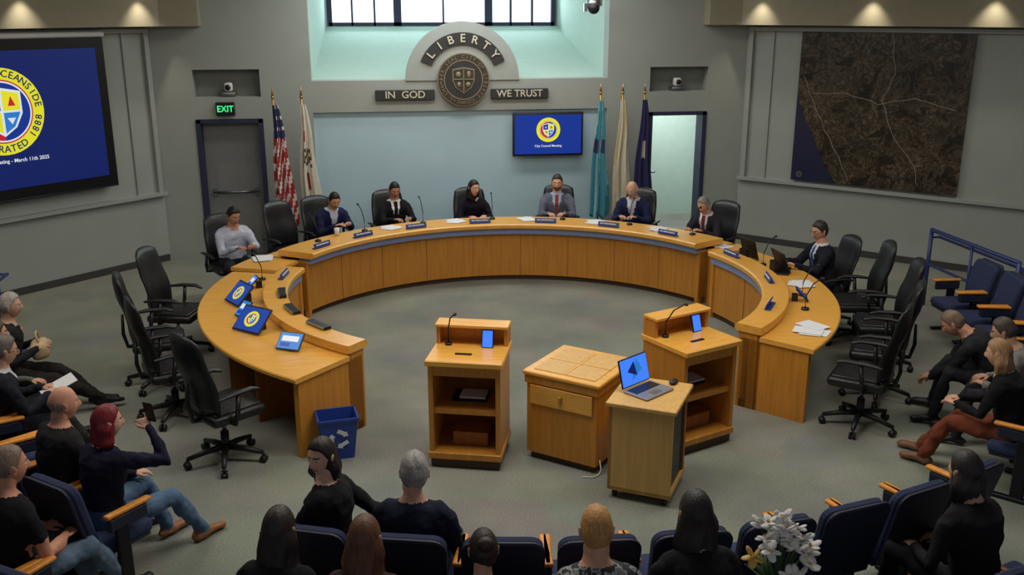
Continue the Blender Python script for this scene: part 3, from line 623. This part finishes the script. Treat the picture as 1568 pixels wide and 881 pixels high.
def person(name,x,y,face,lean=8,side=0,turn=0,hy=0,hp=5,hL=(-.14,.36,.66),hR=(.14,.36,.66),hand='relax',feetL=(-.13,.50),feetR=(.13,.50),kneeup=V((0,.3,1)),
    top=(30,30,36),shirt=None,tie=None,pants=(32,32,40),shoe=(24,22,22),sk=(196,150,122),hair='short',hc=(30,26,24),beard=None,glasses=False,short=False,k=1.0,fem=False,vox=.016,hz=.53,extra=None,elbow_out=.6):
    root=empty(name,(x,y,0),face-90)
    m=MB(); segs=[]
    wf=.90 if fem else 1.0; jk=1.05 if (shirt is not None or not fem) else 1.0
    def seg(p0,p1,r0,r1,lab): segs.append((p0,p1,r0,r1,lab))
    P=V((0,0,hz)); S=[(-.10,.13,.10),(-.05,.175,.125),(.02,.185*jk,.135*jk),(.10,.172*jk,.128*jk),(.20,.170*jk,.124*jk),(.30,.184*jk,.126*jk),(.38,.200*jk,.122*jk),(.43,.198,.108),(.465,.150,.088),(.49,.082,.070),(.52,.060,.060),(.60,.056,.058)]
    if fem: S=[(a,b*wf*(1.06 if a<.1 else (.9 if a<.25 else .95)),c_*(1.12 if .25<a<.4 else .95)) for a,b,c_ in S]
    def spine(s):
        p=V(P); n=10; 
        if s<=0: return P+V((0,0,s)),V((0,0,1))
        for i in range(n):
            q=(i+.5)/n*s/.5; th=rad(lean)*(.55+.75*q); sd=rad(side)*(.6+.6*q)
            t=V((math.sin(sd),math.sin(th),math.cos(th)*math.cos(sd))).normalized(); p=p+t*(s/n)
        return p,t
    rings=[]; sc={}
    for s,w,dp in S:
        p,t=spine(s*k); tw=rad(turn)*max(0,min(1,s/.4)); u=V((math.cos(tw),math.sin(tw),0)); v=t.cross(u).normalized(); u=v.cross(t).normalized(); rings.append((p,u*w*k,v*dp*k)); sc[s]=(p,t,u,v)
    m.loft(rings,'t_skin',24)
    seg(sc[-.10][0],sc[.02][0],.14,.16,'pants'); seg(sc[.10][0],sc[.43][0],.15,.15,'top'); seg(sc[.49][0],sc[.60][0],.065,.06,'neck')
    shp,t,u,v=sc[.43]; shp=shp-t*.015
    hands=[]
    for s_,ht in ((-1,hL),(1,hR)):
        A=shp+u*s_*.175*wf*k; tgt=V(ht); pole=V((s_*elbow_out,-.45,-.8)); E,Wr=ik(A,tgt,.285*k,.25*k,pole)
        bulk=1.06 if not short else .92; bulk*=(.86 if fem else 1)*k
        m.tube([A-u*s_*.03,A+(E-A)*.15,A+(E-A)*.6,E,E+(Wr-E)*.35,Wr],[.066*bulk,.064*bulk,.056*bulk,.048*bulk,.045*bulk,.031*bulk],'t_skin',12,rcap=True)
        seg(A,A+(E-A)*.62,.06,.055,'sleeve'); seg(A+(E-A)*.62,E,.055,.047,'lowarm'); seg(E,Wr,.047,.031,'lowarm'); hands.append((s_,E,Wr))
    for s_,ft in ((-1,feetL),(1,feetR)):
        Hp=P+V((s_*.095*k,.0,-.01)); fz=.085 if len(ft)<3 else ft[2]; An=V((ft[0],ft[1],fz)); Kn,An=ik(Hp,An,.44*k,.42*k,kneeup+V((s_*.12,0,0)))
        m.tube([Hp,Hp+(Kn-Hp)*.4,Kn,Kn+(An-Kn)*.35,An+(Kn-An)*.05],[.092*k,.082*k,.064*k,.060*k,.048*k],'t_skin',14,rcap=True)
        seg(Hp,Kn,.09,.065,'pants'); seg(Kn,An,.06,.045,'pants')
        fd=V((An.x-Hp.x,max(.2,An.y-Hp.y),0)).normalized()
        heel=An-fd*.04+V((0,0,-.04)); toe=An+fd*.17+V((0,0,-.048))
        m.tube([heel,An+fd*.05+V((0,0,-.035)),toe],[.042,.043,.034],'t_skin',12,rcap=True,flat=.85)
        seg(heel+V((0,0,.0)),toe,.045,.036,'shoe')
    me=m.mesh('body'); o=link('b',me); md=o.modifiers.new('r','REMESH'); md.mode='VOXEL'; md.voxel_size=vox; md.use_smooth_shade=True; sm=o.modifiers.new('s','SMOOTH'); sm.factor=.5; sm.iterations=3
    dm=o.modifiers.new('d','DISPLACE'); dm.texture=FOLD; dm.texture_coords='LOCAL'; dm.strength=.034; dm.mid_level=.5
    bpy.context.view_layer.update(); dg=bpy.context.evaluated_depsgraph_get(); bmesh_=D.meshes.new_from_object(o.evaluated_get(dg)); D.objects.remove(o)
    n=len(bmesh_.polygons); C=np.empty(n*3); bmesh_.polygons.foreach_get('center',C); C=C.reshape(-1,3)
    best=np.full(n,9.); lab=np.zeros(n,int); labs=['pants','top','neck','sleeve','lowarm','shoe','shirt','tie']
    for p0,p1,r0,r1,l in segs:
        a=np.array(p0);b=np.array(p1)-a; tt=np.clip(((C-a)@b)/(b@b),0,1); dd=np.linalg.norm(C-a-tt[:,None]*b,axis=1)-(r0+(r1-r0)*tt); q=dd<best; best[q]=dd[q]; lab[q]=labs.index(l)
    o0=np.array(sc[.43][0]); uu=np.array(sc[.38][2]); vv=np.array(sc[.38][3]); tt_=np.array(sc[.38][1]); R_=C-o0; lx=R_@uu; ly=R_@vv; lz=R_@tt_
    istop=(lab==1)|(lab==2)|(lab==3)
    lab[istop&(lab==2)&(lz<.05*k)]=1
    if shirt is not None:
        vm=istop&(ly>.01)&(lz>-.22)&(lz<.09)&(np.abs(lx)<.012+.058*np.clip((lz+.22)/.26,0,1)); lab[vm]=6
        if tie is not None: lab[vm&(np.abs(lx)<.022)&(lz<.055)]=7
        lab[istop&(np.abs(lx)<.10)&(lz>.052*k)&(lz<.075*k)&(lab!=7)]=6
        lab[istop&(np.abs(lx)<.10)&(lz>=.075*k)]=2
    else:
        lab[istop&(np.abs(lx)<.095)&(lz>.058*k)]=2
        lab[istop&(ly>.03)&(lz>.03)&(np.abs(lx)<.05)]=2
    cols={'pants':cloth(pants),'top':cloth(top),'neck':skin(sk),'sleeve':cloth(top),'lowarm':skin(sk) if short else cloth(top),'shoe':gm('shoe',shoe,.5,amt=.1),'shirt':cloth(shirt or (220,220,225)),'tie':cloth(tie or (90,30,30))}
    bmesh_.materials.clear()
    for l in labs: bmesh_.materials.append(MATS[cols[l]])
    bmesh_.polygons.foreach_set('material_index',lab.astype(np.int32)); bmesh_.polygons.foreach_set('use_smooth',[True]*n); bmesh_.name='body'
    link('body',bmesh_,parent=root)
    nb,t,u,v=sc[.52]; hc_=nb+t*.115*k+v*.018; hc_.z+=.008
    yaw=rad(hy+turn)
    ho=link('head',HEAD,hc_,parent=root); ho.rotation_euler=(Euler((0,0,yaw)).to_matrix()@Euler((-rad(hp),rad(side*.5),0)).to_matrix()).to_euler(); ho.scale=(k*(.96 if fem else 1),)*3
    hm=hairm(hc)
    mm={'t_skin':skin(sk),'t_lip':gm('lip',tuple(int(a*b) for a,b in zip(sk,(.82,.62,.62))),.45,amt=0),'t_brow':hm,'t_eye':'t_eye','t_iris':'t_iris','t_beard':hairm(beard) if beard else skin(sk)}
    for i,sn in enumerate(HSLOT): ho.material_slots[i].link='OBJECT'; ho.material_slots[i].material=MATS[mm[sn]]
    if hair:
        if hair not in HAIR: HAIR[hair]=hair_mesh(hair)
        hr=link('hair',HAIR[hair],parent=root); hr.location=hc_; hr.rotation_euler=ho.rotation_euler; hr.scale=ho.scale; hr.material_slots[0].link='OBJECT'; hr.material_slots[0].material=MATS[hm]
    if glasses:
        g=MB()
        for s_ in (-1,1):
            pts=[(s_*.033+.022*math.cos(2*pi*i/16),.094,.006+.017*math.sin(2*pi*i/16)) for i in range(17)]; g.tube(pts,.0018,'black_plastic',6); g.tube([(s_*.055,.093,.01),(s_*.079,.05,.012),(s_*.082,-.01,.008)],.0018,'black_plastic',6)
        g.tube([(-.012,.095,.01),(.012,.095,.01)],.0018,'black_plastic',6); go=g.obj('glasses',parent=root); go.location=hc_; go.rotation_euler=ho.rotation_euler
    for s_,E,Wr in hands:
        d=(Wr-E).normalized(); up=V((0,0,1)) if abs(d.z)<.85 else V((0,-1,0)) if d.z>0 else V((0,1,0))
        if abs(d.z)<.85: d=(d+V((0,0,-d.z*.45))).normalized()
        X=d.cross(up).normalized(); Z=X.cross(d).normalized(); M=Matrix((X,d,Z)).transposed().to_4x4()
        hd=link('hand_left' if s_<0 else 'hand_right',HANDS[hand][0 if s_<0 else 1],parent=root); hd.matrix_local=Matrix.Translation(Wr+d*.005)@M@Matrix.Scale(k*(.9 if fem else 1),4)
        hd.material_slots[0].link='OBJECT'; hd.material_slots[0].material=MATS[skin(sk)]
    if extra: extra(root,hands,hc_)
    return root
DESK=dict(hL=(-.13,.42,.80),hR=(.10,.44,.80),vox=.018)
def seatchair(x,y,a): 
    dx,dy=math.cos(rad(a)),math.sin(rad(a)); chair(x-dx*.06,y-dy*.06,a,.90)
P_=[('clerk_in_white_shirt',-3.32,2.50,-62,dict(lean=12,top=(190,196,214),pants=(40,42,50),hair='short',hc=(24,20,20),sk=(190,136,108),hp=22,hy=10,short=False)),
('councilmember_in_navy_suit',-2.12,3.62,-60,dict(lean=22,top=(30,36,74),shirt=(200,206,222),hair='short',hc=(26,22,20),sk=(204,152,124),hp=25,hy=-10)),
('councilmember_in_black_suit',-1.16,3.92,-76,dict(lean=8,top=(24,24,28),shirt=(225,226,230),tie=(24,22,26),hair='short',hc=(20,18,18),sk=(190,134,106),hp=20)),
('councilwoman_in_black',.02,3.92,-88,dict(lean=12,top=(22,20,32),hair='shoulder',hc=(18,16,18),sk=(218,170,144),hp=6,hy=24,fem=True,k=1.03)),
('councilmember_in_grey_suit',1.32,3.93,-105,dict(lean=6,top=(98,102,120),shirt=(170,190,226),tie=(150,70,60),hair='short',hc=(52,38,30),sk=(218,168,140),beard=(90,66,52),hp=6,k=1.05)),
('councilmember_with_white_beard',2.42,3.50,-122,dict(lean=16,top=(34,40,78),shirt=(200,204,214),hair='bald',hc=(200,196,190),sk=(216,170,146),beard=(206,202,196),hp=22,hy=-8,k=1.04)),
('councilmember_with_grey_hair',3.22,2.42,-145,dict(lean=20,top=(46,44,54),shirt=(214,214,220),tie=(120,50,50),hair='short',hc=(140,134,128),sk=(210,158,134),hp=24,k=.98)),
('staff_member_in_dark_suit',3.84,.30,180,dict(lean=6,top=(26,28,40),shirt=(214,218,226),tie=(50,80,130),hair='fluffy',hc=(44,38,34),sk=(206,156,128),glasses=True,hp=14,hy=10))]
for n,x,y,a,kw in P_:
    kk=dict(DESK); kk.update(kw); person(n,x,y,a,**kk); seatchair(x,y,a)
def aud(n,ang,r=5.18,row=1,**kw):
    x,y=polar(r,ang); f=ang+180+kw.pop('dface',0)
    kw.setdefault('vox',.012); kw.setdefault('hz',.47); return person(n,x,y,f,**kw)
def bag(root,hands,hc_):
    m=MB(); m.box((0,.30,.66),(.26,.16,.16),'beige_bag',bev=.05,seg=3,rot=(.2,0,0)); m.tube([(-.08,.30,.73),(-.05,.28,.82),(.05,.28,.82),(.08,.30,.73)],.008,'beige_bag'); m.obj('handbag',parent=root)
def paper(root,hands,hc_):
    m=MB(); m.box((0.0,.46,.72),(.22,.28,.006),'paper',rot=(.35,0,0)); m.box((0.0,.455,.715),(.24,.30,.004),'black_plastic',rot=(.35,0,0)); m.obj('paper_pad',parent=root)
def phone(root,hands,hc_):
    w=hands[1][2]; m=MB(); m.box(w+V((-.02,.03,.1)),(.075,.012,.15),'black_plastic',bev=.004,seg=1,rot=(.2,0,.2)); m.obj('phone',parent=root)
LAP=dict(hL=(-.12,.33,.60),hR=(.12,.33,.60))
aud('grey_haired_attendee_with_bag',-166.6,r=5.06,top=(30,30,34),pants=(46,42,40),hair='fluffy',hc=(160,152,142),sk=(206,160,134),hL=(-.12,.28,.70),hR=(.12,.28,.70),feetL=(-.12,.72),feetR=(.05,.84),hy=-10,extra=bag,fem=True)
aud('brown_haired_attendee',-157.2,top=(92,100,88),pants=(52,56,56),hair='shoulder',hc=(76,54,42),sk=(206,156,128),feetL=(-.1,.6),feetR=(.1,.66),fem=True,**LAP)
aud('attendee_in_dark_suit',-151.5,top=(30,32,42),shirt=(216,216,220),tie=(50,50,80),pants=(28,30,40),hair='short',hc=(100,92,86),sk=(206,158,132),glasses=True,hL=(-.10,.36,.70),hR=(.10,.36,.70),extra=paper,hp=10)
aud('bald_attendee_in_black',-135.6,r=5.27,top=(40,37,40),pants=(34,34,40),hair='bald',hc=(150,130,116),sk=(214,156,130),hL=(-.1,.32,.62),hR=(.12,.34,.62),hy=-20)
aud('red_haired_attendee',-129.8,r=5.29,top=(28,28,50),pants=(84,108,138),shoe=(150,96,60),hair='shoulder',hc=(124,24,32),sk=(214,166,140),hL=(-.12,.34,.60),hR=(.16,.30,1.02),feetL=(-.1,.55),feetR=(.14,.66),hy=-25,extra=phone,fem=True)
aud('attendee_in_black_tshirt',-128.8,r=6.04,top=(26,26,30),pants=(102,122,144),hair='buzz',hc=(130,108,94),sk=(210,150,122),short=True,feetL=(-.1,.6),feetR=(.14,.68),hy=-15,k=1.05,**LAP)
aud('attendee_in_navy_jacket',-134.2,r=6.04,top=(40,46,66),pants=(36,36,42),hair='short',hc=(60,52,46),hp=12,**LAP)
aud('woman_turned_in_black_sweater',-111.2,r=5.16,dface=58,top=(24,24,28),pants=(26,26,30),hair='shoulder',hc=(32,24,22),sk=(226,182,156),turn=34,hy=72,hp=4,hL=(-.22,.32,.60),hR=(.34,-.26,.74),hand='flat',fem=True,lean=4,hz=.49)
aud('grey_haired_man_in_navy_sweater',-105.4,r=5.26,top=(30,34,54),pants=(70,84,108),hair='fluffy',hc=(160,156,150),sk=(212,162,138),hy=8,k=1.02,hp=2,hz=.43,glasses=True,**LAP)
aud('attendee_with_long_dark_hair',-110.6,r=6.08,top=(24,24,28),pants=(30,30,36),hair='long',hc=(42,34,30),fem=True,k=1.04,**LAP)
aud('attendee_with_long_brown_hair',-106.2,r=6.08,top=(60,44,48),pants=(30,30,36),hair='long',hc=(104,66,46),fem=True,k=1.03,**LAP)
aud('attendee_with_hair_bun',-100.4,r=6.06,top=(26,26,30),pants=(30,30,36),hair='bun',hc=(46,32,30),fem=True,k=.95,hy=10,lean=14,hz=.45,**LAP)
aud('attendee_in_floral_shirt',-94.8,r=6.02,top='floral_cloth',pants=(40,40,50),hair='short',hc=(196,146,86),sk=(218,164,134),hp=4,short=True,k=1.04,hz=.49,**LAP)
aud('attendee_with_dark_hair',-89.6,r=5.98,top=(26,26,32),pants=(30,30,36),hair='long',hc=(32,28,30),fem=True,k=1.08,hz=.5,**LAP)
aud('attendee_in_black_coat',-72.6,r=6.02,top=(28,26,30),pants=(30,30,34),hair='shoulder',hc=(36,30,30),fem=True,k=1.05,lean=12,hz=.5,**LAP)
aud('attendee_leaning_forward',-33.8,r=4.90,top=(40,42,48),pants=(40,42,48),hair='short',hc=(120,100,82),sk=(200,146,118),lean=42,hp=35,hL=(-.04,.56,.40),hR=(.05,.56,.40),feetL=(-.2,.50),feetR=(.2,.52))
aud('blonde_attendee_in_black_top',-47.8,r=5.12,top=(22,22,26),pants=(118,62,42),shoe=(120,84,60),hair='shoulder',hc=(160,122,84),sk=(214,164,136),fem=True,lean=14,hp=12,feetL=(-.05,.62),feetR=(.16,.70),hL=(-.08,.42,.62),hR=(.08,.42,.62))
aud('attendee_in_grey_shirt',-39.6,r=5.14,top=(124,122,118),pants=(44,44,50),hair='short',hc=(70,60,54),lean=22,hp=20,feetL=(-.14,.5),feetR=(.14,.56),**LAP)
# ------------------------------------------------------------------ desk things
def nameplate_mesh():
    m=MB(); m.box((0,0,.035),(.30,.012,.065),'plate_blue',rot=(-.35,0,0),bev=.003,seg=1); m.box((0,.02,.006),(.28,.05,.01),'plate_blue')
    x=-.11
    rnd=random.Random(2)
    while x<.11:
        w=rnd.uniform(.008,.018); m.box((x,-.0085,.045),(w,.003,.018),'white_plastic',rot=(-.35,0,0)); x+=w+.006
    for i in range(6): m.box((-.05+i*.02,-.004,.022),(.013,.003,.008),'white_plastic',rot=(-.35,0,0))
    return m.mesh('nameplate')
NP=nameplate_mesh()
def mic_mesh():
    m=MB(); m.cyl((0,0,0),(0,0,.02),.04,'black_plastic'); m.tube([(0,0,.02),(0,0,.15),(0,.06,.28),(0,.13,.34)],.006,'black_plastic'); m.ell((0,.145,.345),(.013,.025,.013),'black_plastic'); return m.mesh('gooseneck_microphone')
MIC=mic_mesh()
for a in (141.5,127,110.5,92,73.5,55.5,37.5):
    x,y=.1+2.84*math.cos(rad(a)),2.84*math.sin(rad(a)); link('nameplate',NP,(x,y,.841),a+90+180)
    x,y=.1+3.1*math.cos(rad(a-4)),3.1*math.sin(rad(a-4)); link('gooseneck_microphone',MIC,(x,y,.841),a-4-90)
for a in (12,-12,-34):
    x,y=.2+2.62*math.cos(rad(a)),2.62*math.sin(rad(a)); link('nameplate',NP,(x,y,.841),a-90)
for a in (8,-17,-27):
    x,y=.2+2.95*math.cos(rad(a)),2.95*math.sin(rad(a)); link('gooseneck_microphone',MIC,(x,y,.746),a-90)
x,y=2.53*math.cos(rad(170)),2.53*math.sin(rad(170)); link('nameplate',NP,(x,y,.841),80)
x,y=2.85*math.cos(rad(166)),2.85*math.sin(rad(166)); link('gooseneck_microphone',MIC,(x,y,.746),76)
def tablet(name,r,a,c_,w,h,mt,z=.746,lg=True,tilt=-.8,turn=0):
    zc=h/2*math.cos(tilt)+.014
    m=MB(); m.box((0,0,zc),(w,.015,h),'black_plastic',rot=(tilt,0,0),bev=.004,seg=1)
    R=Euler((tilt,0,0)).to_matrix(); s=MB(); s.box((0,-.009,0),(w*.92,.003,h*.88),mt)
    if lg: logo(s,0,0,h*.30,-.012)
    elif mt=='e_cyan' or mt=='e_screen': s.box((0,-.0112,h*.12),(w*.7,.001,h*.3),'e_white'); s.box((-w*.15,-.0112,-h*.22),(w*.4,.001,h*.2),'e_tab')
    o=len(m.v); m.v+=[tuple(R@V(v)+V((0,0,zc))) for v in s.v]
    for f,mt_ in zip(s.f,s.m): m.f.append(tuple(i+o for i in f)); m.m.append(mt_); m.s.append(False)
    m.box((0,.07,zc*.5),(w*.4,.06,zc),'black_plastic')
    x,y=c_[0]+r*math.cos(rad(a)),c_[1]+r*math.sin(rad(a)); m.obj(name,(x,y,z),a+90+turn)
for nm,r,a,w,h,mt,lg in (('desk_monitor',2.92,184,.34,.27,'e_tab',True),('tablet_computer',2.90,193.5,.14,.19,'e_cyan',False),('desk_monitor',2.92,203,.36,.28,'e_tab',True),('tablet_computer',2.88,217,.24,.18,'e_cyan',False),('tablet_computer',2.86,173,.13,.17,'e_screen',False)):
    tablet(nm,r,a,(0,0),w,h,mt,lg=lg,turn=26)
for a in (200,214,186):
    m=MB(); m.arcbox(2.45,2.52,0,.03,-3.6,3.6,'dark_metal',(0,0),8); m.arcbox(2.52,2.535,0.01,.028,-3.4,3.4,'steel',(0,0),8); m.obj('ledge_speaker_bar',(0,0,.841),a)
tablet('desk_monitor',3.0,2,(.2,0),.34,.26,'e_black',lg=False,tilt=-.4); tablet('desk_monitor',2.95,14,(.2,0),.30,.26,'e_black',lg=False,tilt=-.3); tablet('tablet_computer',2.92,-21,(.2,0),.14,.18,'e_blue',lg=False)
def papers(x,y,z,n,sp=.1):
    m=MB(); r=random.Random(int(x*100))
    for i in range(n): m.box((r.uniform(-sp,sp),r.uniform(-sp,sp),.003+i*.003),(.2,.27,.0025),'paper',rot=(0,0,r.uniform(-1,1)))
    m.obj('paper_stack',(x,y,z))
papers(2.58,-1.95,.747,5,.08); papers(3.22,-.45,.747,3,.03); papers(-2.88,1.72,.742,4,.06); papers(2.95,1.45,.742,2,.05)
for a in (116,98,79,60.5,43): x,y=.1+3.06*math.cos(rad(a)),3.06*math.sin(rad(a)); papers(x,y,.842,2,.01)
m=MB(); m.box((0,0,.01),(.34,.24,.02),'black_plastic',bev=.005,seg=1); m.box((0,.02,.021),(.3,.1,.002),'dark_metal'); m.obj('laptop_computer',(3.2,.12,.746),60)
m=MB(); m.cyl((0,0,0),(0,0,.1),.03,'white_plastic',r1=.038); m.obj('paper_cup',(-1.95,2.40,.841))
# flowers
root=empty('flower_arrangement',(.14,-6.62,0)); m=MB(); m.box((0,0,.5),(.3,.3,1.0),'wood_pale',bev=.01,seg=1); m.obj('pedestal',parent=root)
m=MB(); m.loft([(V((0,0,1.0)),V((.05,0,0)),V((0,.05,0))),(V((0,0,1.1)),V((.08,0,0)),V((0,.08,0))),(V((0,0,1.22)),V((.06,0,0)),V((0,.06,0)))],'white_plastic'); rr=random.Random(5)
for i in range(28):
    th=rr.uniform(0,2*pi); rd=rr.uniform(.02,.15); z=1.54-rd*.9+rr.uniform(-.06,.06); c_=V((rd*math.cos(th),rd*math.sin(th),z)); m.tube([(0,0,1.15),(c_.x*.5,c_.y*.5,1.33),c_],.003,'leaf',5)
    pm='petal_white' if z>1.42 or i%3==0 else ('petal_lilac','petal_white','petal_yellow')[i%3]; n=5; R=.045
    ax=Euler((rr.uniform(-.9,.9),rr.uniform(-.9,.9),0)).to_matrix()
    for j in range(n):
        b=2*pi*j/n; d=ax@V((math.cos(b),math.sin(b),.25)); q=d.to_track_quat('X','Z').to_euler(); m.ell(c_+d*R*.6,(R*.62,R*.46,.006),pm,rot=q,nu=8,nv=6)
    m.ell(c_+ax@V((0,0,.012)),(.008,.008,.008),'petal_yellow',nu=8,nv=6)
for i in range(14):
    th=rr.uniform(0,2*pi); d=V((math.cos(th),math.sin(th),rr.uniform(.2,1))).normalized(); m.tube([V((0,0,1.22)),V((0,0,1.22))+d*.09,V((0,0,1.22))+d*.19],[.004,.018,.002],'leaf',6,flat=.25)
m.obj('bouquet',parent=root)
# ------------------------------------------------------------------ lights
def area(name,loc,size,energy,color=(1,.94,.85),rot=(0,0,0),sy=None):
    l=D.lights.new(name,'AREA'); l.energy=energy; l.size=size; l.color=color
    if sy: l.shape='RECTANGLE'; l.size_y=sy
    o=D.objects.new(name,l); COL.objects.link(o); o.location=loc; o.rotation_euler=rot
area('ceiling_lamp_stage',(0,.2,4.6),3.0,46)
area('ceiling_lamp_front',(0,-3.6,4.6),4.0,128,sy=1.2)
area('ceiling_lamp_left',(-4.6,-2,4.6),2.0,66); area('ceiling_lamp_right',(4.6,-2,4.6),2.0,52)
area('ceiling_lamp_back',(0,3.2,4.6),5.0,80,sy=.6)
area('window_light',(0,7.8,3.95),4.0,40,(.82,.95,1),rot=(rad(-100),0,0),sy=1.0)
area('panel_wash',(0,4.2,4.55),3.6,42,(.82,.93,1),rot=(rad(14),0,0),sy=.3)
w=D.worlds.new('world'); SC.world=w; w.use_nodes=True; bg=w.node_tree.nodes['Background']; bg.inputs[0].default_value=(.86,.90,1,1); bg.inputs[1].default_value=.24
# ------------------------------------------------------------------ camera
cd=D.cameras.new('camera'); cd.sensor_width=36; cd.lens=1466/1568*36; cd.clip_end=100
co=D.objects.new('camera',cd); COL.objects.link(co); co.location=(-1.60,-10.11,3.7); co.rotation_euler=(rad(90-16.2),0,rad(-9)); SC.camera=co
